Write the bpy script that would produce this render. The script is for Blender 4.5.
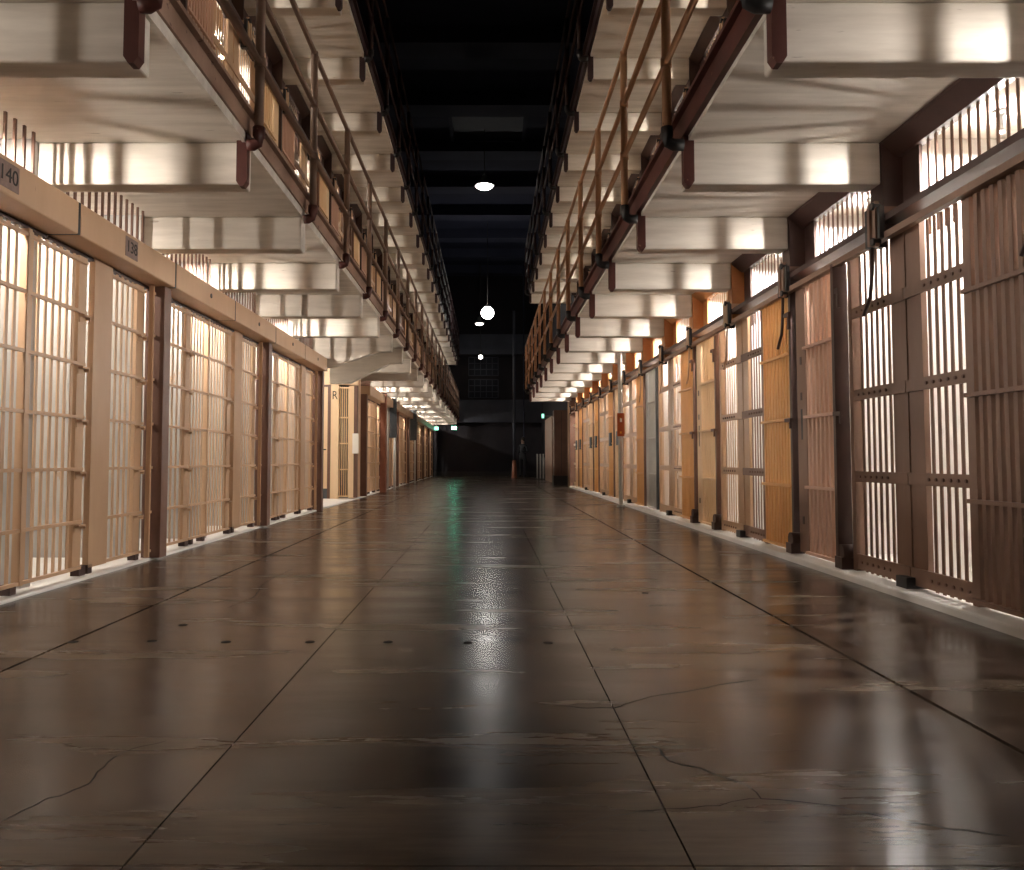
import bpy, math, random
from mathutils import Vector, Matrix
random.seed(7)
for o in list(bpy.data.objects): bpy.data.objects.remove(o)
scene = bpy.context.scene
C = scene.collection

# ------------------------------------------------------------------ camera, world, exposure
CAM_H = 0.79
F = 800.0                      # focal length in pixels of the 1024 wide frame
PITCH = math.atan(40 / F)      # verticals converge slightly upward
PX, PY = 488.0, 420.0          # principal point
cd = bpy.data.cameras.new('camera'); cam = bpy.data.objects.new('camera', cd); C.objects.link(cam)
cd.sensor_fit = 'HORIZONTAL'; cd.sensor_width = 36; cd.lens = F / 1024 * 36
cd.shift_x = (512 - PX) / 1024; cd.shift_y = -(435 - PY) / 1024
cd.clip_start = 0.02; cd.clip_end = 200
cam.location = (0, 0, CAM_H); cam.rotation_euler = (math.pi / 2 + PITCH, 0, 0)
scene.camera = cam
w = bpy.data.worlds.new('world'); scene.world = w; w.use_nodes = True
w.node_tree.nodes['Background'].inputs[0].default_value = (0.25, 0.32, 0.6, 1)
w.node_tree.nodes['Background'].inputs[1].default_value = 0.004
scene.view_settings.view_transform = 'Standard'; scene.view_settings.look = 'None'
scene.view_settings.gamma = 1.0; scene.view_settings.use_curve_mapping = False
scene.view_settings.exposure = 0.58
BULB_R = 15500.0                 # radiance of a cell bulb, right row
BULB_L = 15000.0
BULB_UP = 7500.0
PENDANT = 34.0

def ground(px, py, z=0.0):
    """photo pixel -> point on the horizontal plane at height z"""
    d = Vector(((px - PX) / F, (PY - py) / F, -1.0))
    d = Matrix.Rotation(math.pi / 2 + PITCH, 3, 'X') @ d
    t = (z - CAM_H) / d.z
    return Vector((0, 0, CAM_H)) + d * t

# ------------------------------------------------------------------ materials
def mat(name, c1, c2=None, rough=0.6, scale=6.0, stretch=(1, 1, 1), bump=0.0, spec=0.4, metal=0.0, rough2=None,
        fine=0.0, chips=None, chip_at=0.68, detail=6.0):
    m = bpy.data.materials.new(name); m.use_nodes = True
    nt = m.node_tree; N = nt.nodes; L = nt.links
    b = N['Principled BSDF']
    b.inputs['Specular IOR Level'].default_value = spec; b.inputs['Metallic'].default_value = metal
    b.inputs['Roughness'].default_value = rough
    geo = N.new('ShaderNodeNewGeometry'); mp = N.new('ShaderNodeMapping')
    L.new(geo.outputs['Position'], mp.inputs[0]); mp.inputs['Scale'].default_value = stretch
    no = N.new('ShaderNodeTexNoise'); no.inputs['Scale'].default_value = scale; no.inputs['Detail'].default_value = detail
    no.inputs['Roughness'].default_value = 0.62
    L.new(mp.outputs[0], no.inputs['Vector'])
    cr = N.new('ShaderNodeValToRGB'); cr.color_ramp.elements[0].position = 0.33; cr.color_ramp.elements[1].position = 0.67
    cr.color_ramp.elements[0].color = (*c1, 1); cr.color_ramp.elements[1].color = (*(c2 or c1), 1)
    L.new(no.outputs['Fac'], cr.inputs[0])
    col = cr.outputs[0]
    if chips:
        n2 = N.new('ShaderNodeTexNoise'); n2.inputs['Scale'].default_value = scale * 4.3; n2.inputs['Detail'].default_value = 8
        L.new(mp.outputs[0], n2.inputs['Vector'])
        r2 = N.new('ShaderNodeValToRGB'); r2.color_ramp.elements[0].position = chip_at; r2.color_ramp.elements[1].position = chip_at + 0.04
        L.new(n2.outputs['Fac'], r2.inputs[0])
        mx = N.new('ShaderNodeMix'); mx.data_type = 'RGBA'
        L.new(r2.outputs[0], mx.inputs['Factor']); L.new(col, mx.inputs['A']); mx.inputs['B'].default_value = (*chips, 1)
        col = mx.outputs['Result']
    L.new(col, b.inputs['Base Color'])
    if rough2 is not None:
        mr = N.new('ShaderNodeMapRange'); mr.inputs[1].default_value = 0.3; mr.inputs[2].default_value = 0.7
        mr.inputs[3].default_value = rough; mr.inputs[4].default_value = rough2
        L.new(no.outputs['Fac'], mr.inputs[0]); L.new(mr.outputs[0], b.inputs['Roughness'])
    if bump:
        bp = N.new('ShaderNodeBump'); bp.inputs['Strength'].default_value = bump; bp.inputs['Distance'].default_value = 0.01
        L.new(no.outputs['Fac'], bp.inputs['Height']); L.new(bp.outputs[0], b.inputs['Normal'])
    return m
def glow(name, color, strength):
    m = bpy.data.materials.new(name); m.use_nodes = True
    nt = m.node_tree; nt.nodes.clear()
    e = nt.nodes.new('ShaderNodeEmission'); o = nt.nodes.new('ShaderNodeOutputMaterial')
    e.inputs[0].default_value = (*color, 1); e.inputs[1].default_value = strength
    nt.links.new(e.outputs[0], o.inputs[0])
    return m

M = {}
M['floor'] = None
M['floor_base'] = mat('joint filler', (.02, .016, .014), (.03, .025, .02), .9)
M['crack'] = mat('crack dark', (.02, .015, .013), (.035, .027, .022), .8)
M['concrete'] = mat('painted concrete', (.53, .475, .41), (.69, .635, .56), .75, 2.2, (.6, 5, 5), .12, .2, chips=(.36, .31, .26), chip_at=.7)
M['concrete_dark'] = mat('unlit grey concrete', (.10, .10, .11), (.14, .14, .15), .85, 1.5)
M['cell_white'] = mat('cell wall paint', (.78, .75, .70), (.86, .84, .80), .7, 1.6, bump=.05, chips=(.62, .42, .28), chip_at=.72)
M['cell_floor'] = mat('cell floor paint', (.74, .72, .69), (.82, .80, .77), .6, 3.0)
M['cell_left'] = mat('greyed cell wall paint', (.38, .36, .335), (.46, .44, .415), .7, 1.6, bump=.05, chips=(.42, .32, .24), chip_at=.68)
M['tan'] = mat('tan gloss paint', (.50, .315, .185), (.58, .38, .235), .42, 3.0, (1, 1, .3), .03, .45, chips=(.30, .17, .10), chip_at=.75)
M['tan_dark'] = mat('brown post paint', (.125, .062, .042), (.165, .085, .058), .5, 3.0, spec=.4)
M['brown'] = mat('brown steel paint', (.19, .108, .074), (.245, .145, .10), .5, 4.0, (1, 1, .4), .03, .4, chips=(.16, .08, .05), chip_at=.72)
M['umber'] = mat('dark umber paint', (.045, .022, .018), (.065, .033, .026), .5, 4.0)
M['orange'] = mat('ochre orange paint', (.66, .36, .13), (.74, .43, .18), .48, 3.0, (1, 1, .3), .03, .4, chips=(.32, .15, .06), chip_at=.73)
M['cream'] = mat('cream paint', (.72, .50, .29), (.78, .57, .36), .5, 2.5, (1, 1, .3), .02, .4, chips=(.4, .24, .13), chip_at=.75)
M['pinkish'] = mat('rosy brown paint', (.48, .30, .215), (.56, .36, .27), .48, 3.0, (1, 1, .3), .03, .4, chips=(.2, .09, .06), chip_at=.73)
M['rust_orange'] = mat('rust orange paint', (.40, .16, .05), (.48, .21, .07), .5, 4.0)
M['rust'] = mat('rust red paint', (.20, .07, .04), (.26, .10, .055), .5, 4.0)
M['grey'] = mat('grey paint', (.40, .38, .35), (.48, .46, .42), .5, 4.0)
M['slate'] = mat('dark slate paint', (.05, .06, .07), (.08, .09, .10), .45, 4.0)
M['red'] = mat('oxide red steel paint', (.062, .016, .012), (.092, .026, .019), .5, 5.0, bump=.06, chips=(.2, .10, .07), chip_at=.72)
M['fascia_tan'] = mat('dull brown steel paint', (.24, .145, .10), (.32, .20, .145), .55, 4.0, bump=.05, chips=(.12, .06, .045), chip_at=.66)
M['rail_orange'] = mat('orange brown pipe paint', (.40, .20, .10), (.48, .26, .14), .4, 5.0, chips=(.2, .09, .05), chip_at=.7)
M['rail_brown'] = mat('brown pipe paint', (.22, .14, .10), (.28, .18, .13), .42, 5.0, chips=(.1, .05, .04), chip_at=.7)
M['black'] = mat('black iron', (.012, .011, .012), (.025, .022, .022), .5, 6.0)
M['unlit_red'] = mat('red steel paint darkened for shade', (.03, .013, .014), (.045, .02, .02), .6, 5.0)  # red steel of the third tier, its lack of light put into the colour
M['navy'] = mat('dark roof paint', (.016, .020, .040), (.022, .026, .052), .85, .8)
M['navy_light'] = mat('dim roof beam paint', (.028, .032, .056), (.038, .042, .07), .85, .8)
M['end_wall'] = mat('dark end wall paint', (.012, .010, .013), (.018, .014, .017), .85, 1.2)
M['end_band'] = mat('grey gallery paint', (.045, .048, .062), (.06, .064, .08), .8, 1.5)
M['pole_white'] = mat('off white pole paint', (.55, .54, .50), (.66, .65, .61), .35, 5.0)
M['plate_dark'] = mat('worn number plate', (.20, .13, .11), (.27, .19, .16), .6, 30.0)
M['ink'] = mat('black stencil ink', (.02, .016, .015), (.03, .022, .02), .7, 30.0)
M['sign_red'] = mat('red sign plate', (.42, .085, .02), (.48, .11, .03), .5, 5.0)
M['sign_yellow'] = mat('sign yellow print', (.85, .42, .04), (.9, .5, .06), .5, 5.0)
M['sign_white'] = mat('sign white print', (.8, .74, .68), (.85, .8, .74), .5, 5.0)
M['glass_dark'] = mat('black window glass', (.010, .011, .018), (.014, .016, .024), .6, 2.0, spec=.2)
M['steel'] = mat('bare grey steel', (.32, .31, .30), (.42, .41, .40), .35, 6.0, metal=.7)
M['navy_cloth'] = mat('black cloth', (.008, .008, .011), (.014, .014, .018), .9, 20.0)
M['skin'] = mat('skin', (.42, .26, .19), (.47, .30, .22), .55, 12.0)
M['hair'] = mat('dark hair', (.02, .014, .01), (.03, .02, .015), .6, 40.0)
M['bulb_right'] = glow('lit bulb right row', (1.0, .94, .88), BULB_R)
M['bulb_left'] = glow('lit bulb left row', (1.0, .92, .83), BULB_L)
M['bulb_up'] = glow('lit bulb upper row', (1.0, .90, .78), BULB_UP)
M['pendant'] = glow('lit pendant lamp', (1.0, .95, .9), PENDANT)
M['exit_dim'] = glow('lit exit sign seen edge on', (.25, 1.0, .7), 2.5)
M['pendant_high'] = glow('lit high lamp', (1.0, .95, .9), 9.0)
M['pendant_dim'] = glow('lit small lamp', (1.0, .93, .85), 6.0)
M['exit'] = glow('lit exit sign', (.16, 1.0, .62), 14.0)

def floor_material():
    m = bpy.data.materials.new('polished concrete'); m.use_nodes = True
    nt = m.node_tree; N = nt.nodes; L = nt.links; b = N['Principled BSDF']
    geo = N.new('ShaderNodeNewGeometry')
    def noise(scale, st, det=6.0, ro=.6, dist=0.0):
        mp = N.new('ShaderNodeMapping'); mp.inputs['Scale'].default_value = st; L.new(geo.outputs['Position'], mp.inputs[0])
        n = N.new('ShaderNodeTexNoise'); n.inputs['Scale'].default_value = scale; n.inputs['Detail'].default_value = det
        n.inputs['Roughness'].default_value = ro; n.inputs['Distortion'].default_value = dist
        L.new(mp.outputs[0], n.inputs['Vector']); return n.outputs['Fac']
    def ramp(f, a, b_, ca, cb):
        r = N.new('ShaderNodeValToRGB'); r.color_ramp.elements[0].position = a; r.color_ramp.elements[1].position = b_
        r.color_ramp.elements[0].color = (*ca, 1); r.color_ramp.elements[1].color = (*cb, 1); L.new(f, r.inputs[0]); return r.outputs[0]
    def mul(a, c):
        x = N.new('ShaderNodeMix'); x.data_type = 'RGBA'; x.blend_type = 'MULTIPLY'; x.inputs['Factor'].default_value = 1
        L.new(a, x.inputs['A']); L.new(c, x.inputs['B']); return x.outputs['Result']
    streak = noise(1.7, (.38, 2.4, 1), 8, .58, .0)
    blot = noise(.9, (1, 1, 1), 5, .6)
    fine = noise(7, (.5, 6, 1), 6, .7)
    col = ramp(streak, .36, .66, (.050, .035, .030), (.160, .116, .078))
    col = mul(col, ramp(blot, .3, .7, (.62, .6, .6), (1, 1, 1)))
    col = mul(col, ramp(fine, .3, .7, (.70, .69, .68), (1.1, 1.1, 1.1)))
    L.new(col, b.inputs['Base Color'])
    mr = N.new('ShaderNodeMapRange'); mr.inputs[1].default_value = .3; mr.inputs[2].default_value = .7
    mr.inputs[3].default_value = .17; mr.inputs[4].default_value = .31; L.new(streak, mr.inputs[0]); L.new(mr.outputs[0], b.inputs['Roughness'])
    b.inputs['Specular IOR Level'].default_value = .42
    bp = N.new('ShaderNodeBump'); bp.inputs['Strength'].default_value = .06; bp.inputs['Distance'].default_value = .004
    L.new(streak, bp.inputs['Height']); L.new(bp.outputs[0], b.inputs['Normal'])
    return m
M['floor'] = floor_material()

# ------------------------------------------------------------------ mesh helpers
class MB:
    def __init__(s): s.v = []; s.f = []; s.sm = []
    def box(s, x0, x1, y0, y1, z0, z1):
        x0, x1 = min(x0, x1), max(x0, x1); y0, y1 = min(y0, y1), max(y0, y1); z0, z1 = min(z0, z1), max(z0, z1)
        n = len(s.v)
        s.v += [(x0, y0, z0), (x1, y0, z0), (x1, y1, z0), (x0, y1, z0), (x0, y0, z1), (x1, y0, z1), (x1, y1, z1), (x0, y1, z1)]
        for q in ((0, 3, 2, 1), (4, 5, 6, 7), (0, 1, 5, 4), (1, 2, 6, 5), (2, 3, 7, 6), (3, 0, 4, 7)):
            s.f.append(tuple(n + i for i in q)); s.sm.append(False)
        return s
    def prism(s, pts, axis, a0, a1):
        """extrude a 2D outline along an axis ('x','y','z')"""
        def P(p, a):
            return {'x': (a, p[0], p[1]), 'y': (p[0], a, p[1]), 'z': (p[0], p[1], a)}[axis]
        n = len(s.v); k = len(pts)
        s.v += [P(p, a0) for p in pts] + [P(p, a1) for p in pts]
        s.f.append(tuple(n + i for i in range(k))); s.f.append(tuple(n + k + i for i in reversed(range(k)))); s.sm += [False, False]
        for i in range(k):
            j = (i + 1) % k
            s.f.append((n + i, n + k + i, n + k + j, n + j)); s.sm.append(False)
        return s
    def path(s, pts, r, n=8, caps=True):
        pts = [Vector(p) for p in pts]; rings = []
        rr = r if isinstance(r, (list, tuple)) else [r] * len(pts)
        for i, p in enumerate(pts):
            a = pts[max(i - 1, 0)]; b = pts[min(i + 1, len(pts) - 1)]
            d = (b - a).normalized()
            u = d.cross(Vector((0, 0, 1)) if abs(d.z) < .9 else Vector((0, 1, 0))).normalized(); w_ = d.cross(u)
            base = len(s.v); rings.append(base)
            for k in range(n):
                t = 2 * math.pi * k / n + math.pi / n
                s.v.append(tuple(p + (u * math.cos(t) + w_ * math.sin(t)) * rr[i]))
        for a, b in zip(rings, rings[1:]):
            for k in range(n):
                j = (k + 1) % n
                s.f.append((a + k, a + j, b + j, b + k)); s.sm.append(n > 4)
        if caps:
            s.f.append(tuple(rings[0] + k for k in reversed(range(n)))); s.f.append(tuple(rings[-1] + k for k in range(n))); s.sm += [False, False]
        return s
    def lathe(s, prof, n=16, c=(0, 0, 0)):
        rings = []
        for r, z in prof:
            base = len(s.v); rings.append(base)
            for k in range(n):
                t = 2 * math.pi * k / n
                s.v.append((c[0] + r * math.cos(t), c[1] + r * math.sin(t), c[2] + z))
        for a, b in zip(rings, rings[1:]):
            for k in range(n):
                j = (k + 1) % n
                s.f.append((a + k, a + j, b + j, b + k)); s.sm.append(True)
        return s
    def mesh(s, name, m):
        me = bpy.data.meshes.new(name); me.from_pydata(s.v, [], s.f)
        me.polygons.foreach_set('use_smooth', s.sm); me.materials.append(m); me.update(); return me
    def build(s, name, m, parent=None, loc=(0, 0, 0), bevel=0):
        return link(name, s.mesh(name, M[m] if isinstance(m, str) else m), parent, loc, bevel)
def link(name, me, parent=None, loc=(0, 0, 0), bevel=0):
    o = bpy.data.objects.new(name, me); C.objects.link(o); o.location = loc
    if parent: o.parent = parent
    if bevel:
        b = o.modifiers.new('bevel', 'BEVEL'); b.width = bevel; b.segments = 2; b.limit_method = 'ANGLE'
    return o
CACHE = {}
def piece(key, fn, name, m, parent=None, loc=(0, 0, 0), bevel=0):
    """a mesh object whose mesh data is shared by all pieces with the same key"""
    k = (key, m)
    if k not in CACHE:
        mb = MB(); fn(mb); CACHE[k] = mb.mesh(name, M[m])
    return link(name, CACHE[k], parent, loc, bevel)
def tag(o, label, cat, group=None):
    o['label'] = label; o['category'] = cat
    if group: o['group'] = group
    return o
def thing(name, label, cat, loc=(0, 0, 0), group=None):
    o = bpy.data.objects.new(name, None); C.objects.link(o); o.location = loc; o.empty_display_size = .1
    return tag(o, label, cat, group)
def structure(o): o['kind'] = 'structure'; return o
def stuff(o): o['kind'] = 'stuff'; return o
def text_mesh(txt, size, m, name):
    cu = bpy.data.curves.new(name, 'FONT'); cu.body = txt; cu.size = size; cu.align_x = 'CENTER'; cu.align_y = 'CENTER'; cu.extrude = .001
    o = bpy.data.objects.new(name, cu); C.objects.link(o)
    dg = bpy.context.evaluated_depsgraph_get(); me = bpy.data.meshes.new_from_object(o.evaluated_get(dg))
    bpy.data.objects.remove(o); me.materials.clear(); me.materials.append(M[m]); return me
ORD = ['first', 'second', 'third', 'fourth', 'fifth', 'sixth', 'seventh', 'eighth', 'ninth', 'tenth', 'eleventh', 'twelfth',
       'thirteenth', 'fourteenth', 'fifteenth', 'sixteenth', 'seventeenth', 'eighteenth', 'nineteenth', 'twentieth',
       'twenty-first', 'twenty-second', 'twenty-third', 'twenty-fourth', 'twenty-fifth', 'twenty-sixth', 'twenty-seventh']

# ------------------------------------------------------------------ dimensions
P = 1.53; Y0 = 4.886           # cell pitch, first partition in view
SOF, TIER, BEAM = 2.765, 2.90, 2.50
XR, XL = 2.57, -2.74           # bar planes
ER, EL = 1.24, -1.52           # walkway edges
BR, BL = 5.30, -5.45           # cell back walls
YB, YE = -1.3, 39.3            # behind the camera, end wall
Y_RIGHT_END = Y0 + 12 * P
Y_LEFT_END = Y0 + 22 * P
ROOF = 10.2
PASS0, PASS1 = Y0 + 5 * P, Y0 + 8 * P

# ------------------------------------------------------------------ floor
fl = structure(MB().box(BL - .15, BR + .15, YB, YE + .3, -.25, -.05).build('floor', 'floor_base'))
jx = [-2.66, -1.82, -.71, .40, 1.445, 2.36]
jy = [YB, -1.3 + 2.9] + [1.6 + 3.0 * i for i in range(1, 13)] + [YE]
for a, b in zip(jx, jx[1:]):
    for c, d in zip(jy, jy[1:]):
        g0 = .008 if a in (-1.82, 1.445) else .0022
        g1 = .008 if b in (-1.82, 1.445) else .0022
        MB().box(a + g0, b - g1, c + .0018, d - .0018, -.05, 0).build('floor_slab', 'floor', fl)
for x0, x1, nm in ((2.36, BR, 'right'), (-2.66, BL, 'left')):
    o = structure(MB().box(x0, x1, YB, (Y_RIGHT_END if x0 > 0 else Y_LEFT_END), -.05, .045 if x0 > 0 else .02).build('baseboard_' + nm, 'cell_floor', bevel=.012))
structure(MB().box(2.36, BR, Y_RIGHT_END, YE, -.05, 0).build('baseboard_far', 'floor'))
cracks = [
    [(649, 744), (660, 749), (669, 761), (700, 768), (729, 779), (748, 786), (761, 799), (800, 802), (838, 806), (890, 818), (948, 829), (1010, 836)],
    [(761, 799), (749, 799), (719, 806), (680, 809), (639, 811), (610, 816), (584, 824), (560, 836), (540, 848)],
    [(550, 704), (580, 708), (614, 708), (632, 702), (649, 697), (675, 693), (699, 689), (730, 683), (759, 679)],
    [(0, 822), (22, 811), (44, 800), (60, 796), (73, 790), (90, 783), (97, 772), (107, 763), (120, 754), (132, 749), (166, 741)],
    [(227, 608), (254, 597), (262, 585), (273, 578), (293, 569)]]
for ci, cr in enumerate(cracks):
    pts = [ground(*p) for p in cr]
    fine = []
    for a, b in zip(pts, pts[1:]):
        n = max(2, int((b - a).length / .03))
        for i in range(n):
            q = a.lerp(b, i / n)
            j = .006 if 0 < i else 0
            fine.append(q + Vector((random.uniform(-j, j), random.uniform(-j, j), 0)))
    fine.append(pts[-1])
    mb = MB(); wd = [.0032, .002, .0018, .002, .0022][ci]
    for i, q in enumerate(fine):
        t = (fine[min(i + 1, len(fine) - 1)] - fine[max(i - 1, 0)]).normalized(); nn = Vector((-t.y, t.x, 0))
        ww = wd * random.uniform(.5, 1.3) * (.3 if i in (0, len(fine) - 1) else 1)
        mb.v += [(q.x + nn.x * ww, q.y + nn.y * ww, .0006), (q.x - nn.x * ww, q.y - nn.y * ww, .0006)]
        if i: mb.f.append((2 * i - 2, 2 * i - 1, 2 * i + 1, 2 * i)); mb.sm.append(False)
    mb.build('crack', 'crack', fl)
for p in ((73, 642), (152, 641), (226, 642), (310, 642), (388, 642), (468, 643), (548, 643), (183, 625), (645, 593)):
    q = ground(*p)
    piece('plug', lambda mb: mb.lathe([(.022, 0), (.02, .0012), (.0005, .0014)], 12), 'floor_plug', 'crack', fl, (q.x, q.y, 0))

# ------------------------------------------------------------------ shell: back walls, partitions, roof, end wall
wr = structure(MB().box(BR, BR + .15, YB, Y_RIGHT_END, 0, 2 * TIER).build('wall_right', 'cell_white'))
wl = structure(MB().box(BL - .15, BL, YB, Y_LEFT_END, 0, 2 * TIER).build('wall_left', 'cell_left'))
for t in range(2):
    for k in range(-3, 13):
        y = Y0 + k * P
        if YB < y: piece(('part', 'r'), lambda mb: mb.box(2.62, BR, -.05, .05, 0, SOF), 'partition', 'cell_white', wr, (0, y, t * TIER))
    for k in range(-3, 23):
        y = Y0 + k * P
        if t == 0 and k in (6, 7): continue
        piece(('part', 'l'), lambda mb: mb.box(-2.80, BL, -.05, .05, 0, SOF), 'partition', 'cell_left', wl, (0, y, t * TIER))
# third tier fronts are unlit plain walls, roof slab on top of each block
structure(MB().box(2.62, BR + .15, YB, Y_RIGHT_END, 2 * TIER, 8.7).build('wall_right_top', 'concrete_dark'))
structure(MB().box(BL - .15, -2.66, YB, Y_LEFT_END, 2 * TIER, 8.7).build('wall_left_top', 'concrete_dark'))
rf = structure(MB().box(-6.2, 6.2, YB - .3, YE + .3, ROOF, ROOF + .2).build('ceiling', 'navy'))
for y in [2 + 3.05 * i for i in range(13)]:
    piece('roofbeam', lambda mb: mb.box(-6.2, 6.2, -.35, .35, ROOF - .38, ROOF), 'ceiling_beam', 'navy_light', rf, (0, y, 0))
for y in (9.6, 21.9):
    sk = structure(MB().box(-1.0, 1.0, y - .95, y + .95, ROOF - .06, ROOF).build('window_skylight', 'glass_dark'))
    MB().box(-1.08, -.98, y - 1, y + 1, ROOF - .14, ROOF).box(.98, 1.08, y - 1, y + 1, ROOF - .14, ROOF).box(-1, 1, y - 1.02, y - .94, ROOF - .14, ROOF).box(-1, 1, y + .94, y + 1.02, ROOF - .14, ROOF).build('window_frame', 'navy_light', sk)
structure(MB().box(6.2, 6.35, YB, YE, 0, ROOF).build('wall_outer_right', 'navy'))
structure(MB().box(-6.35, -6.2, YB, YE, 0, ROOF).build('wall_outer_left', 'navy'))
structure(MB().box(-6.2, 6.2, YB - .35, YB - .05, 0, ROOF).build('wall_behind', 'navy'))
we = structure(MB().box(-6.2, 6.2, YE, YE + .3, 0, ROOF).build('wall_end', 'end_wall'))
# gallery bands, ledges and windows of the end wall
MB().box(-1.5, 3.2, YE - .55, YE, 2.62, 3.72).build('gallery_parapet', 'end_band', we)
MB().box(-1.5, 3.2, YE - .65, YE, 5.92, 6.18).build('gallery_ledge', 'end_band', we)
MB().box(-1.4, 3.2, YE - .35, YE, 6.2, 6.95).build('gallery_band', 'end_band', we)
MB().box(-3.4, 3.6, YE - .06, YE, 0, .22).build('skirting', 'black', we)
for n, (xa, xb, za, zb) in enumerate(((-.95, .5, 4.95, 5.85), (-.95, .5, 3.85, 4.75))):
    wn = structure(MB().box(xa, xb, YE - .03, YE, za, zb).build('window_%d' % (n + 2), 'glass_dark'))
    for i in range(6):
        x = xa + (xb - xa) * i / 5
        piece(('mun', za), lambda mb: mb.box(-.02, .02, YE - .07, YE, za, zb), 'muntin', 'end_band', wn, (x, 0, 0))
    for i in range(4):
        z = za + (zb - za) * i / 3
        piece('munh', lambda mb: mb.box(xa, xb, YE - .07, YE, -.02, .02), 'muntin', 'end_band', wn, (0, 0, z))

# ------------------------------------------------------------------ gallery walkways
def walkway(side, tier, y_end):
    s = 1 if side == 'right' else -1
    e, back = (ER, BR) if s > 0 else (EL, BL)
    colx = 2.44 if s > 0 else -2.80
    lev = 'second' if tier == 1 else 'third'
    z = (tier - 1) * TIER
    t = thing('gallery_walkway', 'pale concrete walkway over the %s %s' % (side, 'ground floor cells' if tier == 1 else 'upper cells, below the dark railing'), 'walkway', (e, YB, z + SOF), 'cantilevered gallery walkways')
    L = lambda x: x - e
    deck = MB().box(0, L(back), 0, y_end - YB, 0, TIER - SOF).build('deck', 'concrete', t)
    fas = 'red' if s > 0 else 'fascia_tan'
    if tier == 2: fas = 'unlit_red'
    f0 = .03 if s > 0 else .05
    MB().box(-s * .035, 0, 0, y_end - YB, f0, .185).box(-s * .07, -s * .03, 0, y_end - YB, .16, .185).build('fascia', fas, t)
    if s < 0: MB().box(-s * .02, 0, 0, y_end - YB, -.012, f0).build('edge_lip', 'concrete', t)
    n = int(round((y_end - Y0) / P))
    for k in range(-4, n + 1):
        y = Y0 + k * P - YB
        if y < .1: continue
        if s < 0 and tier == 1 and k in (5, 6):
            d = .25 if k == 5 else .36
            MB().prism([(L(EL), 0), (L(EL), BEAM - SOF), (L(-1.75), BEAM - SOF - .01), (L(-2.45), BEAM - SOF - d), (L(-2.80), BEAM - SOF - d), (L(-2.80), 0)], 'y', 0, .16).build('beam', 'concrete', t, (0, y, 0), .012)
        else:
            piece(('beam', side), lambda mb: mb.box(0, L(colx), 0, .16, BEAM - SOF, 0), 'beam', 'concrete', t, (0, y, 0), .012)
        sm = ('red' if s > 0 or k in (-1, 0) else 'concrete') if tier == 1 else 'unlit_red'
        if s > 0 or sm != 'concrete':
            piece(('strap', side), lambda mb: mb.prism([(-s * .03, .06), (-s * .03, -.255), (-s * .01, -.285), (s * .015, -.285), (s * .035, -.255), (s * .035, .06)], 'y', -.03, .03), 'strap', sm, t, (0, y, 0))
    return t
walkway('right', 1, Y_RIGHT_END + .16); walkway('left', 1, Y_LEFT_END + .16)
walkway('right', 2, Y_RIGHT_END + .16); walkway('left', 2, Y_LEFT_END + .16)

def railing(side, tier, y_end):
    s = 1 if side == 'right' else -1
    e = ER if s > 0 else EL
    x = 1.11 if s > 0 else -1.42
    z = (tier - 1) * TIER
    pm = ('rail_orange' if s > 0 else 'rail_brown') if tier == 1 else 'unlit_red'
    t = thing('pipe_railing', '%s pipe railing along the %s walkway on the %s' % (('orange brown' if s > 0 else 'brown') if tier == 1 else 'shade-darkened', 'lower' if tier == 1 else 'upper', side), 'railing', (x, YB, z + 2.7), 'pipe railings of the galleries')
    for h in (3.26, 3.69, 4.12):
        MB().path([(0, .2, h - 2.7), (0, y_end - YB, h - 2.7)], .021, 10).build('rail', pm, t)
    n = int(round((y_end - Y0) / P))
    for k in range(-3, n + 1):
        y = Y0 + k * P - YB - .02
        if y < .1: continue
        p = piece(('post', side), lambda mb: mb.path([(0, 0, .1), (0, 0, 1.43)], .029, 10), 'post', pm, t, (0, y, 0))
        piece(('elbow', side), lambda mb: mb.path([(0, 0, .15), (0, 0, .09), (s * .012, 0, .055), (s * .04, 0, .04), (s * (abs(abs(e) - abs(x)) - .03), 0, .04)], .038, 10), 'elbow', 'black' if s > 0 or tier == 2 else 'red', p)
        for h in (.56, .99):
            piece('collar', lambda mb: mb.path([(0, 0, -.03), (0, 0, .03)], .035, 10), 'collar', pm, p, (0, 0, h))
    return t
railing('right', 1, Y_RIGHT_END + .1); railing('left', 1, Y_LEFT_END + .1)
railing('right', 2, Y_RIGHT_END + .1); railing('left', 2, Y_LEFT_END + .1)

# ------------------------------------------------------------------ cell lamps
def ico(mb, r):
    g = (1 + 5 ** .5) / 2; q = r / math.sqrt(1 + g * g)
    vs = [(-1, g, 0), (1, g, 0), (-1, -g, 0), (1, -g, 0), (0, -1, g), (0, 1, g), (0, -1, -g), (0, 1, -g), (g, 0, -1), (g, 0, 1), (-g, 0, -1), (-g, 0, 1)]
    fs = [(0, 11, 5), (0, 5, 1), (0, 1, 7), (0, 7, 10), (0, 10, 11), (1, 5, 9), (5, 11, 4), (11, 10, 2), (10, 7, 6), (7, 1, 8), (3, 9, 4), (3, 4, 2), (3, 2, 6), (3, 6, 8), (3, 8, 9), (4, 9, 5), (2, 4, 11), (6, 2, 10), (8, 6, 7), (9, 8, 1)]
    n = len(mb.v); mb.v += [tuple(c * q for c in v) for v in vs]; mb.f += [tuple(n + i for i in f) for f in fs]; mb.sm += [True] * 20
LAMP_D = .33
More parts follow.
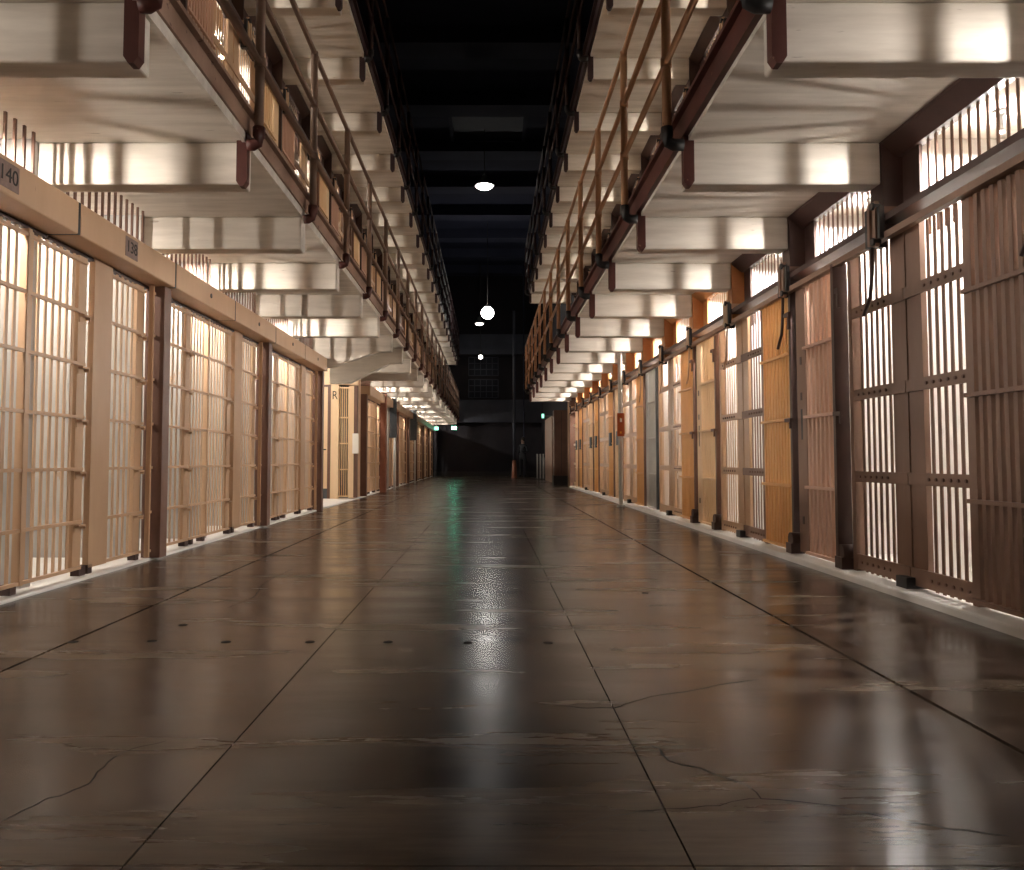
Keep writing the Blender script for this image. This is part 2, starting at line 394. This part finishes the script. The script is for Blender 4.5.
def cell_lamp(side, tier, y, label, m, x=None, h=2.53):
    s = 1 if side == 'right' else -1
    xx = x if x is not None else ((XR + LAMP_D) if s > 0 else (XL - LAMP_D))
    t = thing('cell_lamp', label, 'lamp', (xx, y, tier * TIER + SOF), 'bulbs inside the cells')
    piece('lampholder', lambda mb: mb.lathe([(.0005, 0), (.045, 0), (.045, -.02), (.014, -.03), (.012, -.10), (.018, -.105), (.018, -.128), (.0005, -.13)], 10), 'holder', 'steel', t)
    piece('light_baffle', lambda mb: mb.lathe([(.014, .026), (.07, .018), (.071, .014), (.014, .022)], 14), 'light_baffle', 'pole_white', t, (0, 0, h - SOF))  # disc added above the bulb to keep its direct light off the soffit
    piece('bulb', lambda mb: ico(mb, .014), 'bulb', m, t, (0, 0, h - SOF))
    return t

# ------------------------------------------------------------------ steel strap cell fronts (right row; upper rows both sides)
DOORC = {-2: 'brown', -1: 'brown', 0: 'pinkish', 1: 'orange', 2: 'cream', 3: 'orange', 4: 'grey', 5: 'orange', 6: 'cream', 7: 'orange', 8: 'orange', 9: 'cream', 10: 'orange', 11: 'cream'}
DNAME = {'brown': 'brown', 'pinkish': 'rosy brown', 'orange': 'ochre', 'cream': 'cream', 'grey': 'grey'}
def round_bar(h0, h1, r=.0125, n=8):
    return lambda mb: mb.path([(0, 0, h0), (0, 0, h1)], r, n)
def flat_bar(h0, h1, w_=.028, d=.006):
    return lambda mb: mb.box(-d / 2, d / 2, -w_ / 2, w_ / 2, h0, h1)
def strap_cell(side, k, tier, row, idx, detail):
    s = 1 if side == 'right' else -1
    X = 2.50 if s > 0 else -2.55
    y = Y0 + k * P; z = tier * TIER
    even = (k % 2 == 0)
    near = tier == 0 and k < 4
    steel = 'brown' if (tier == 0 and k <= 1) else ('tan' if tier == 0 else ('tan' if k % 3 else 'brown'))
    where = '%s %s row' % (side, 'ground' if tier == 0 else 'upper')
    if k <= -2: lab = 'barred cell front beside the camera in the %s' % where
    else: lab = '%s strap-riveted barred cell along the %s, from the camera' % (ORD[k + 1], where)
    t = thing('prison_cell', lab, 'prison cell', (X, y, z), 'cell fronts of the %s' % where)
    b0, b1 = (.03, .47) if even else (.75, 1.17)
    ys = [b0 + (b1 - b0) * (i + .5) / 6 for i in range(6)]
    if detail:
        for q in ys: piece('strapbar', flat_bar(.05, 2.16), 'bar', steel, t, (0, q, 0))
    else:
        stuff(piece(('strapbars', even), lambda mb: [mb.box(-.003, .003, q - .013, q + .013, .05, 2.16) for q in ys], 'bar_grille', steel, t))
    e0, e1 = (-.16, .56) if even else (.73, 1.36)
    for h, th in ((.115, .10), (.68, .07), (1.225, .07), (1.78, .07)):
        st = piece(('strap', side, even, th), lambda mb: mb.box(-s * .028, -s * .013, e0, e1, -th / 2, th / 2), 'cross_strap', steel, t, (0, 0, h))
        if near:
            piece(('rivets', side, even), lambda mb: [mb.path([(-s * .027, q, 0), (-s * .036, q, 0)], .010, 6) for q in ys], 'rivet_row', 'tan_dark', st)['kind'] = 'stuff'
    # jamb
    jy_ = .535 if even else .735
    piece(('jamb', side), lambda mb: mb.box(-s * .03, s * .03, -.025, .025, .05, 2.2), 'jamb', steel, t, (0, jy_, 0))
    # wide plate over the partition, column + lintel carrying the upper grille
    if even:
        piece(('plate', side), lambda mb: mb.box(-s * .012, s * .02, -.33, .01, .07, 2.20).box(-s * .018, -s * .012, -.17, -.15, .07, 2.2), 'wide_plate', steel, t)
        piece(('foot', side), lambda mb: mb.box(-s * .08, s * .05, -.22, -.10, .04, .11), 'foot', 'black', t)
    if not even:
        piece(('pplate', side), lambda mb: mb.box(s * .03, s * .07, -.05, .05, .05, 2.2), 'partition_plate', steel, t)
    colm = 'umber' if (k <= 1 and tier == 0) else ('rust_orange' if tier == 0 else 'umber')
    piece(('column', side), lambda mb: mb.box(-s * .06, s * .13, -.02, .14, 2.20, SOF), 'column', colm, t)
    piece(('lintel', side), lambda mb: mb.prism([(-s * .06, SOF), (-s * .06, SOF - .02), (s * .04, SOF - .10), (s * .10, SOF - .10), (s * .10, SOF)], 'y', .14, P - .02), 'lintel', colm, t)
    # upper grille
    us = [.201 + i * .079 for i in range(14)]
    if detail:
        for q in us: piece('upbar', flat_bar(2.1, 2.68, .021), 'upper_bar', steel, t, (s * .07, q, 0))
    else:
        stuff(piece('upbars', lambda mb: [mb.box(-.003, .003, q - .0105, q + .0105, 2.1, 2.68) for q in us], 'upper_grille', steel, t, (s * .07, 0, 0)))
    piece(('upplate', side), lambda mb: mb.box(s * .06, s * .08, 1.31, P - .03, 2.1, SOF - .08), 'upper_plate', colm, t)
    # ---- sliding door
    dc = DOORC[k] if tier == 0 else ('pinkish' if k % 2 else 'cream')
    if k <= -2: dl = 'barred sliding door beside the camera in the %s' % where
    else: dl = '%s sliding door of close-set %s bars along the %s, from the camera' % (ORD[k + 1], DNAME[dc], where)
    dx = X - s * .02
    d0 = .64 if even else .02
    bw = .60 if even else .655
    d = thing('cell_door', dl, 'door', (dx, y + d0, z + .07), 'sliding doors of the %s' % where)
    edge = 'umber' if dc in ('pinkish', 'brown') else ('slate' if dc == 'grey' else ('umber' if k == 1 else 'tan_dark'))
    ed = .075 if k == 0 and tier == 0 else .03
    piece(('dedge', side, ed), lambda mb: mb.box(-s * ed, s * .025, 0, .04, 0, 2.09), 'edge_post', edge, d)
    if even: piece(('dframe', side), lambda mb: mb.box(-s * .012, s * .02, .665, .84, 0, 2.09), 'lock_stile', 'brown' if k <= 1 else dc, d)
    nb = 8 if even else 10
    bys = [.05 + bw * (i + .5) / nb for i in range(nb)]
    if near:
        for q in bys: piece(('dbar', side), lambda mb: mb.box(-s * .02, s * .028, -.015, .015, .02, 2.07), 'bar', dc, d, (0, q, 0))
    else:
        stuff(piece(('dbars', side, even), lambda mb: [mb.box(-s * .02, s * .028, q - .015, q + .015, .02, 2.07) for q in bys], 'bar_grille', dc, d))
    for h in (0.0, .50, 1.04, 1.575, 2.065):
        piece(('drail', side, even), lambda mb: mb.box(-s * .04, s * .03, .04, .06 + bw, 0, .022), 'cross_rail', dc, d, (0, 0, h))
    if near:
        lt = piece(('latch', side), lambda mb: mb.box(-s * .075, -s * .045, -.06, .05, -.015, .015).box(-s * .075, -s * .06, -.07, -.05, -.07, .015), 'latch', edge, d, (0, 0, 1.04))
        piece(('latch2', side), lambda mb: mb.box(-s * .07, -s * .045, -.04, .05, -.05, -.02).box(-s * .07, -s * .05, -.06, -.03, -.16, -.02), 'latch', edge, d, (0, 0, 1.93))
        piece(('roller', side), lambda mb: mb.path([(-s * .07, -.02, .09), (s * .02, -.02, .09)], .055, 12).box(-s * .08, s * .03, -.06, .05, -.02, .06), 'roller', 'umber', d)
        for h in ((.25, 1.22, 1.5) if even else ()):
            piece(('bolt', side), lambda mb: mb.box(-s * .016, -s * .012, -.015, .015, -.03, .03), 'bolt_plate', 'umber', d, (0, .755, h))
        if even: piece(('slot', side), lambda mb: mb.box(-s * .014, -s * .012, -.015, .015, -.12, .12), 'lock_slot', 'black', d, (0, .755, 1.0))
    if tier == 0 and k >= 6:
        piece(('vent', side), lambda mb: mb.box(-s * .06, -s * .03, .2, .42, 1.0, 1.26), 'vent_plate', 'slate', d)
    return t

def track(side, tier, n0, n1):
    """door gear that runs along a row: upper beam, sliding bar, a hanger over every partition"""
    s = 1 if side == 'right' else -1
    X = (2.43 if s > 0 else -2.48); z = tier * TIER
    where = '%s %s row' % (side, 'ground' if tier == 0 else 'upper')
    ya, yb = max(YB + .05, Y0 + n0 * P), Y0 + n1 * P
    t = thing('door_track', 'brown door track with clamps running over the %s of cells' % where, 'door track', (X, ya, z), 'door tracks')
    MB().box(-s * .015, s * .10, 0, yb - ya, 2.245, 2.285).build('upper_beam', 'umber', t)
    MB().box(-s * .025, s * .02, 0, yb - ya, 2.135, 2.175).build('slide_bar', 'brown', t)
    for k in range(n0, n1 + 1):
        y = Y0 + k * P - ya
        if y < 0 or y > yb - ya + .1: continue
        h = piece(('hanger', side), lambda mb: mb.box(-s * .055, -s * .03, -.045, -.005, 2.10, 2.38).box(-s * .055, -s * .03, .03, .06, 2.12, 2.36).box(-s * .03, s * .16, -.05, .07, 2.30, 2.345), 'hanger', 'brown' if k <= 1 else 'tan', t, (0, y, 0))
        piece(('clamp', side), lambda mb: mb.box(-s * .045, s * .06, .06, .11, 2.12, 2.36).box(-s * .05, -s * .02, -.09, -.06, 2.14, 2.34), 'clamp_block', 'black', h)
        for hz in (2.13, 2.35):
            piece(('hbolt', side), lambda mb: mb.path([(-s * .07, -.025, 0), (-s * .02, -.025, 0)], .024, 8), 'bolt', 'black', h, (0, 0, hz))
        if tier == 0 and k < 6:
            piece(('lever', side), lambda mb: mb.path([(-s * .01, .09, 2.14), (-s * .012, .10, 1.95), (-s * .012, .13, 1.82), (-s * .005, .24, 1.72)], .012, 6), 'lever', 'umber' if k <= 1 else 'tan', h)
    return t

for k in range(-2, 12):
    strap_cell('right', k, 0, None, k, k < 4)
    if k >= -1: strap_cell('right', k, 1, None, k, False)
track('right', 0, -2, 12); track('right', 1, -1, 12)
for k in range(-1, 22):
    strap_cell('left', k, 1, None, k, False)
track('left', 1, -1, 22)
for k in range(-2, 12):
    y = Y0 + (k + .5) * P
    if True:
        cell_lamp('right', 0, y + .315, ('bare bulb inside the %s cell of the right ground row' % ORD[k + 1]) if k > -2 else 'bare bulb in the right cell beside the camera', 'bulb_right')
    if k >= -1: cell_lamp('right', 1, y + .315, 'bare bulb inside the %s cell of the right upper row' % ORD[k + 1], 'bulb_up')
for k in range(-1, 22):
    y = Y0 + (k + .5) * P
    cell_lamp('left', 1, y + .315, 'bare bulb inside the %s cell of the left upper row' % ORD[k + 1], 'bulb_up')

# ------------------------------------------------------------------ boxed cell fronts of the left ground row
RH = (.075, .38, .73, 1.075, 1.43, 1.78, 2.12)
def tube_rail(mb, a, b): mb.box(.008, .032, a, b, -.010, .010)
def left_bars(t, a, b, n, detail, name='bar', m='tan'):
    ys = [a + (b - a) * (i + .5) / n for i in range(n)]
    if detail:
        for q in ys: piece('leftbar', flat_bar(.075, 2.18, .028, .008), name, m, t, (0, q, 0))
    else:
        stuff(piece(('leftbars', round(b - a, 3), n), lambda mb: [mb.box(-.004, .004, q - a - .013, q - a + .013, .075, 2.18) for q in ys], 'bar_grille', m, t, (0, a, 0)))
def lock_plate(t, a, b, m='tan'):
    lp = piece(('lockplate', round(b - a, 3)), lambda mb: mb.box(-.012, .014, 0, b - a, .075, 2.16), 'lock_plate', m, t, (0, a, 0))
    for h in RH[1:6]:
        piece(('tab', round(b - a, 3)), lambda mb: mb.box(.014, .05, .01, b - a - .005, -.03, -.018).box(.014, .02, .01, b - a - .005, -.07, -.018).box(.014, .05, b - a - .017, b - a - .005, -.05, -.018), 'tab', m, lp, (0, 0, h))
    return lp
def header(t, y0, y1, num=None, plug=False):
    h = MB().box(.0, .214, y0 + .013, y1 - .013, 2.18, 2.385).build('header_box', 'tan', t, bevel=.01)
    MB().box(.01, .211, y1 - .0125, y1 + .0125, 2.183, 2.382).build('joint_shade', 'black', h)  # black box standing in for the shade inside the open header gap
    MB().box(-.02, .02, y0 + .01, y1 - .01, 2.158, 2.18).build('header_track', 'umber', t)
    if num:
        q = (y0 + y1) / 2 + (-.05 if num == '138' else .02)
        pl = MB().box(0, .004, -.095, .095, -.07, .07).build('number_plate', 'plate_dark', h, (.214, q, 2.285))
        tm = text_mesh(num, .115, 'ink', 'number')
        o = link('number', tm, pl, (.0055, 0, 0)); o.rotation_euler = (math.pi / 2, 0, math.pi / 2)
        o.parent = h; o.location = (.2195, q, 2.285)
    elif plug:
        MB().path([(.21, 0, 0), (.22, 0, 0)], .022, 10).build('plug', 'ink', h, (0, (y0 + y1) / 2 + .05, 2.285))
def left_pair(ys, pair, detail, nums=(None, None), first=0, row='near'):
    rowtxt = 'left ground row' if row == 'near' else 'left row beyond the passage'
    hid = pair < 0
    def lab(n, what): return ('%s %s in the %s' % (ORD[n], what, rowtxt)) if not hid else '%s beside the camera at the left, %s' % (what, ORD[n])
    a = thing('prison_cell', lab(first, 'tan barred cell under boxed header'), 'prison cell', (XL, ys, 0), 'cell fronts of the ' + rowtxt)
    b = thing('prison_cell', lab(first + 1, 'tan barred cell under boxed header'), 'prison cell', (XL, ys + P, 0), 'cell fronts of the ' + rowtxt)
    # front A: big post, fixed bars
    piece('bigpost', lambda mb: mb.box(0, .15, -.06, .07, .02, 2.20), 'post', 'tan_dark', a)
    left_bars(a, .89, 1.27, 5, detail)
    for h in RH: piece('railA', lambda mb: tube_rail(mb, .88, 1.30), 'rail', 'tan', a, (0, 0, h))
    header(a, 0, P, nums[0], row == 'near')
    # front B: wide plate, bars, lock plate, thin post with rungs
    piece('wideplate', lambda mb: mb.box(-.01, .03, 0, .26, .06, 2.18), 'wide_plate', 'tan', b, (0, .575, 0))
    left_bars(b, .84, 1.27, 5, detail)
    lock_plate(b, 1.275, 1.395)
    for h in RH: piece('railB', lambda mb: tube_rail(mb, .83, 1.40), 'rail', 'tan', b, (0, 0, h))
    piece('thinpost', lambda mb: mb.box(.05, .085, -.012, .012, .03, 2.18), 'thin_post', 'tan', b, (0, 1.42, 0))
    for h in RH: piece('rung', lambda mb: mb.box(.055, .08, 1.43, 1.475, -.010, .010), 'rung', 'tan', b, (0, 0, h))
    header(b, 0, P, nums[1], row == 'near')
    for t, qs in ((a, (.95, 1.25)), (b, (.60, 1.33))):
        for q in qs: piece('leftfoot', lambda mb: mb.box(-.03, .03, -.03, .03, .02, .08), 'foot', 'umber', t, (0, q, 0))
    # upper bars over the header
    for t in (a, b):
        us = [.06 + i * .094 for i in range(15)]
        if detail:
            for q in us: piece('leftup', lambda mb: mb.box(-.007, .007, -.009, .009, 2.18, SOF), 'upper_bar', 'tan_dark', t, (0, q, 0))
        else:
            stuff(piece('leftups', lambda mb: [mb.box(-.007, .007, q - .009, q + .009, 2.18, SOF) for q in us], 'upper_grille', 'tan_dark', t))
    # doors
    for n, (base, d0, w_) in enumerate(((ys, .10, .77), (ys, 1.31, .72))):
        d = thing('cell_door', lab(first + n, 'barred tan sliding door'), 'door', (XL, base + d0, 0), 'sliding doors of the ' + rowtxt)
        piece('jambL', lambda mb: mb.box(-.02, .03, 0, .035, .06, 2.16), 'jamb', 'tan', d)
        left_bars(d, .04, w_ - .105, 6 if n == 0 else 7, detail)
        lock_plate(d, w_ - .105, w_)
        for h in RH: piece(('railD', n), lambda mb: tube_rail(mb, 0, w_ - .02), 'rail', 'tan', d, (0, 0, h))
        piece('doorfoot', lambda mb: mb.box(-.03, .03, w_ - .09, w_ - .01, .02, .08), 'foot', 'umber', d)
k = 0
left_pair(Y0 - 3 * P, -1, False, first=0)
left_pair(Y0 - P, 0, True, ('140', '138'), first=0)
left_pair(Y0 + P, 1, True, first=2)
left_pair(Y0 + 3 * P, 2, False, first=4)
for i in range(7): left_pair(PASS1 + 2 * P * i, 3 + i, False, first=2 * i, row='far')
for k in list(range(-2, 5)) + list(range(8, 22)):
    y = Y0 + (k + .5) * P
    lb = 'bare bulb inside the %s cell of the left ground row' % ORD[k + 1] if -1 <= k < 5 else ('bare bulb in the left cell beside the camera' if k < 0 else 'bare bulb inside the %s cell of the left row beyond the passage' % ORD[k - 8])
    cell_lamp('left', 0, y + .02, lb, 'bulb_left', XL - (.18 if k % 2 else 1.1))
# end post of the near left row
tag(MB().box(-.05, .15, -.06, .07, 0, 2.4).build('row_end_post', 'tan_dark', None, (XL, PASS0, 0)), 'dark brown steel post closing the near left row', 'post')

# ------------------------------------------------------------------ passage on the left: an open recess, its far wall faces the camera
PW = 16.0
structure(MB().box(BL, XL - .06, PASS0 - .02, PASS0 + .08, 0, SOF).build('wall_passage', 'cell_white'))
structure(MB().box(BL, -3.44, PW, PW + .14, 0, SOF).box(-3.44, -2.62, PW, PW + .14, 2.3, SOF).build('wall_passage_far', 'cream'))
d = thing('passage_door', 'tall cream door with dark kick plate in the left passage', 'door', (-3.32, PW + .04, 0))
MB().box(-.12, .11, 0, .04, .22, 2.26).build('panel', 'cream', d); MB().box(-.12, .11, -.004, .04, .01, .22).build('kick_plate', 'slate', d)
MB().box(.11, .17, -.05, .1, 0, 2.3).box(-.12, .11, -.03, .1, 2.26, 2.3).build('door_frame', 'tan_dark', d)
MB().path([(.07, 0, 1.0), (.07, -.06, 1.0), (.0, -.06, 1.0)], .012, 6).build('handle', 'black', d)
structure(MB().box(-3.15, -2.99, PW, PW + .14, 0, 2.3).build('wall_passage_pier', 'cream'))
sg = MB().box(-.072, .072, -.008, 0, -.15, .15).build('letter_sign', 'cream', None, (-3.07, PW, 2.08)); tag(sg, 'small cream board with a black letter R beside the passage gate', 'sign')
o = link('letter', text_mesh('R', .24, 'ink', 'letter'), sg, (0, -.0095, 0)); o.rotation_euler = (math.pi / 2, 0, 0); o.scale = (.8, 1, 1)
g = thing('passage_gate', 'cream barred gate of the dark passage between the two left rows', 'gate', (-2.99, PW + .05, 0))
for i in range(5): piece('gatebar', round_bar(.06, 2.26, .012, 8), 'bar', 'cream', g, (.02 + i * .042, 0, 0))
for h in (.07, .6, 1.12, 1.64, 2.24): MB().box(0, .22, -.03, .02, -.014, .014).build('cross_rail', 'cream', g, (0, 0, h))
MB().box(.20, .30, -.02, .03, .04, 2.28).build('stile', 'cream', g); MB().box(.30, .37, -.03, .08, .04, 2.28).build('gate_post', 'tan_dark', g)
MB().box(.28, .40, -.06, -.03, .92, 1.32).build('lock_box', 'sign_white', g)
structure(MB().box(-2.80, -2.72, PW + .14, PASS1 - .05, 0, SOF).build('wall_passage_side', 'tan'))
structure(MB().box(-3.3, -2.81, PW + .45, PW + .5, 0, SOF).build('wall_passage_shade', 'slate'))  # dark sheet added behind the gate bars in place of passage shade
cell_lamp('left', 0, 14.4, 'added bare bulb on the ceiling of the left passage', 'bulb_left', -3.9)  # lamp added to brighten the recess and its cream door
p = tag(MB().box(0, .14, 0, .2, 0, 2.4).build('steel_column', 'rust', None, (XL + .1, Y0 + 9.6 * P, 0)), 'rust red steel column in front of the far left row', 'column')

# grey posts with dark panels by the far left row
for y, x, pw, z0, z1, lb in ((21.3, -2.53, .19, 1.38, 2.44, 'nearer'), (27.0, -2.52, .22, 1.45, 2.48, 'farther')):
    t = thing('panel_post', '%s grey post with a dark upright panel by the far left row' % lb, 'post', (x, y, 0), 'posts with dark panels')
    MB().path([(-pw * .5 - .05, 0, 0), (-pw * .5 - .05, 0, BEAM)], .04, 10).build('post', 'grey', t)
    MB().box(-pw / 2, pw / 2, -.03, .03, z0, z1).build('panel', 'slate', t)
    MB().path([(pw * .25, 0, 0), (pw * .25, 0, z0)], .032, 10).build('white_post', 'pole_white', t)

# ------------------------------------------------------------------ right side things
q = ground(621, 507)
t = thing('white_pole', 'white round pole with a red sign beside the right cells', 'pole', (q.x, q.y, 0))
MB().path([(0, 0, 0), (0, 0, SOF)], .036, 14).build('pole', 'pole_white', t)
MB().path([(0, 0, 0), (0, 0, .03)], .07, 14).build('base', 'steel', t)
sgn = MB().box(-.06, .06, -.05, -.04, 1.19, 1.58).build('sign', 'sign_red', t)
MB().box(-.015, .02, -.054, -.05, 1.43, 1.49).build('sign_mark', 'sign_white', sgn); MB().box(-.018, .0, -.054, -.05, 1.49, 1.505).build('sign_mark', 'sign_yellow', sgn)
MB().box(-.018, .012, -.054, -.05, 1.235, 1.27).build('sign_mark', 'sign_yellow', sgn)
# dark chair inside the grey cell
cy = Y0 + 4.45 * P
t = thing('dark_chair', 'dark chair standing behind the bars of the grey cell', 'chair', (2.9, cy, .045))
MB().box(-.2, .2, -.2, .2, .43, .47).build('seat', 'slate', t)
MB().box(-.2, .2, .17, .2, .55, .92).build('backrest', 'slate', t)
for a in (-.17, .17):
    for b in (-.17, .18): MB().path([(a, b, 0), (a, b, .55 if b > 0 else .43)], .015, 6).build('leg', 'slate', t)

# side wall, cabinet and barrier beyond the right row
structure(MB().box(2.62, 2.8, Y_RIGHT_END + .2, YE, 0, 8.7).build('wall_far_right', 'end_wall'))
structure(MB().box(2.38, BR + .15, Y_RIGHT_END, Y_RIGHT_END + .16, 0, SOF).build('wall_row_end', 'tan_dark'))
t = thing('steel_cabinet', 'tall brown steel cabinet past the end of right row', 'cabinet', (2.32, 25.2, 0))
MB().box(-.24, .26, 0, .5, .3, 2.36).build('body', 'tan_dark', t); MB().box(-.26, .28, -.02, .5, 0, .3).build('plinth', 'black', t)
MB().box(-.01, .0, -.006, 0, .34, 2.3).build('door_seam', 'black', t)
for i, x in enumerate((2.40, 2.50)):
    tag(MB().path([(x, 23.75 + i * .1, 0), (x, 23.75 + i * .1, BEAM)], .035, 10).build('wall_pipe', 'tan'), '%s of two tan upright pipes past the right row' % ('left' if i == 0 else 'right'), 'pipe', 'upright pipes')
tag(MB().box(2.25, 2.60, 28.2, 31.5, 0, 2.35).build('wall_cupboard', 'fascia_tan'), 'pale brown cupboard along the far right wall', 'cupboard')
t = thing('slatted_barrier', 'low dark barrier of upright slats by the far right wall', 'barrier', (2.35, 33.0, 0))
for i in range(6): piece('slat', lambda mb: mb.box(-.03, .03, -.02, .02, .03, 1.04), 'slat', 'grey' if i < 4 else 'black', t, (-.32 + i * .125, 0, 0))
MB().box(-.36, .36, .02, .05, .9, 1.02).build('top_rail', 'black', t); MB().box(-.36, .36, .02, .05, .08, .18).build('bottom_rail', 'black', t)
MB().box(-.38, .38, .0, .5, 0, .03).build('base', 'black', t)
t = thing('grey_column', 'thin grey column rising past the galleries near end wall', 'column', (1.15, 35.2, 0))
MB().path([(0, 0, 0), (0, 0, 7.4)], .06, 12).build('shaft', 'end_band', t)
MB().lathe([(.13, 0), (.12, .05), (.08, .72), (.065, .78)], 12).build('base_sleeve', 'rust', t)
tag(MB().path([(1.68, 37.5, 0), (1.68, 37.5, ROOF)], .03, 8).build('wall_conduit', 'navy_light'), 'thin dark conduit in front of the end wall', 'conduit')

# ------------------------------------------------------------------ exit signs
for x, y, z, wd, lb in ((-1.57, 37.0, 2.27, .26, 'lit exit sign hanging under the left walkway end'), (-2.45, 37.8, 2.28, .24, 'lit exit sign beside the last left cell'), (2.06, 30.0, 2.44, .11, 'tiny lit exit sign by the far right wall')):
    t = thing('exit_sign', lb, 'exit sign', (x, y, z), 'lit exit signs')
    MB().box(-wd / 2, wd / 2, -.03, .03, -.09, .09).build('case', 'pole_white', t)
    MB().box(-wd / 2 + .02, wd / 2 - .02, -.036, -.03, -.07, .07).build('lit_face', 'exit' if -2 < x < 0 else 'exit_dim', t)
    if x < 0: MB().path([(0, 0, .09), (0, 0, SOF - z)], .012, 6).build('stem', 'steel', t)
    else: MB().path([(0, 0, 0), (.58, 0, 0)], .012, 6).build('stem', 'steel', t)

# ------------------------------------------------------------------ pendant lamps
def pendant(x, y, z, r, label, globe=False, em='pendant'):
    t = thing('pendant_lamp', label, 'lamp', (x, y, z), 'corridor pendant lamps')
    MB().path([(0, 0, .3), (0, 0, ROOF - z)], .012, 6).build('cord', 'black', t)
    if globe:
        MB().lathe([(.001, r), (r * .5, r * .87), (r * .87, r * .5), (r, 0), (r * .87, -r * .5), (r * .5, -r * .87), (.001, -r)], 18).build('globe', em, t)
        MB().lathe([(.02, .32), (.08, .3), (.1, r * .95)], 14).build('cap', 'black', t)
    else:
        MB().lathe([(.02, .32), (.07, .3), (.09, .2), (r * .95, .03), (r * 1.05, 0)], 20).build('shade', 'steel', t)
        MB().lathe([(r * .9, .02), (r * .9, -.02), (r * .6, -.07), (.001, -.09)], 20).build('bulb', em, t)
pendant(-.1, 22.2, 8.5, .26, 'oval pendant lamp glowing high under the dark roof', False, 'pendant_high')
pendant(-.02, 30.0, 6.35, .24, 'round globe pendant lamp glowing lower and farther down the hall', True)
pendant(-.35, 37.6, 5.65, .10, 'smallest pendant lamp, in front of the end wall window', True, 'pendant_dim')
pendant(-.4, 36.8, 7.1, .2, 'flat pendant lamp just left below the globe lamp', False, 'pendant_dim')

# ------------------------------------------------------------------ person in dark clothes by the end wall
def person(loc, rz):
    t = thing('person', 'person in dark clothes standing by the grey column near end wall', 'person', loc); t.rotation_euler = (0, 0, rz)
    V = {'pelvis': (0, 0, .98, .15, .11), 'waist': (0, 0, 1.12, .135, .10), 'chest': (0, -.01, 1.32, .17, .115), 'neck0': (0, 0, 1.47, .09, .08), 'neck': (0, -.01, 1.54, .052, .055),
         'head': (0, -.02, 1.63, .078, .09), 'crown': (0, -.01, 1.73, .072, .085)}
    E = [('pelvis', 'waist'), ('waist', 'chest'), ('chest', 'neck0'), ('neck0', 'neck'), ('neck', 'head'), ('head', 'crown')]
    for s, n in ((1, 'r'), (-1, 'l')):
        V.update({n + 'hip': (s * .10, 0, .90, .095, .1), n + 'knee': (s * .12, -.01, .50, .062, .065), n + 'calf': (s * .125, .02, .33, .058, .06), n + 'ank': (s * .13, .03, .09, .04, .045), n + 'toe': (s * .15, -.13, .035, .038, .03),
                  n + 'sh': (s * .18, 0, 1.42, .065, .065), n + 'el': (s * .25, .02, 1.14, .048, .048), n + 'wr': (s * .10, -.22, 1.16, .034, .034), n + 'ha': (s * .03, -.25, 1.18, .036, .026)})
        E += [('pelvis', n + 'hip'), (n + 'hip', n + 'knee'), (n + 'knee', n + 'calf'), (n + 'calf', n + 'ank'), (n + 'ank', n + 'toe'), ('neck0', n + 'sh'), (n + 'sh', n + 'el'), (n + 'el', n + 'wr'), (n + 'wr', n + 'ha')]
    ks = list(V); me = bpy.data.meshes.new('body'); me.from_pydata([V[k][:3] for k in ks], [(ks.index(a), ks.index(b)) for a, b in E], [])
    o = bpy.data.objects.new('body', me); C.objects.link(o); o.parent = t
    m = bpy.data.materials.new('clothes and skin'); m.use_nodes = True; N = m.node_tree.nodes; L = m.node_tree.links
    tc = N.new('ShaderNodeTexCoord'); sx = N.new('ShaderNodeSeparateXYZ'); L.new(tc.outputs['Object'], sx.inputs[0])
    gt = N.new('ShaderNodeMath'); gt.operation = 'GREATER_THAN'; gt.inputs[1].default_value = 1.52; L.new(sx.outputs['Z'], gt.inputs[0])
    mx = N.new('ShaderNodeMix'); mx.data_type = 'RGBA'; mx.inputs['A'].default_value = (.010, .010, .014, 1); mx.inputs['B'].default_value = (.42, .27, .2, 1)
    L.new(gt.outputs[0], mx.inputs['Factor']); L.new(mx.outputs['Result'], N['Principled BSDF'].inputs['Base Color']); N['Principled BSDF'].inputs['Roughness'].default_value = .8
    me.materials.append(m)
    sk = o.modifiers.new('skin', 'SKIN'); sk.use_smooth_shade = True
    for i, k in enumerate(ks):
        me.skin_vertices[0].data[i].radius = V[k][3:5]; me.skin_vertices[0].data[i].use_root = (k == 'pelvis')
    su = o.modifiers.new('sub', 'SUBSURF'); su.levels = 2; su.render_levels = 2
    prof = [(.001, .135), (.05, .125), (.085, .08), (.095, .02), (.09, -.05)]
    MB().lathe(prof, 14, (0, .008, 1.69)).build('hair', 'hair', t)
    for s in (-1, 1): MB().lathe([(.001, .009), (.009, 0), (.001, -.009)], 8, (s * .032, -.098, 1.645)).build('eye', 'ink', t)
    MB().prism([(-.012, 1.60), (.012, 1.60), (0, 1.65)], 'y', -.125, -.08).build('nose', 'skin', t)
person((1.57, 36.0, 0), math.radians(-35))
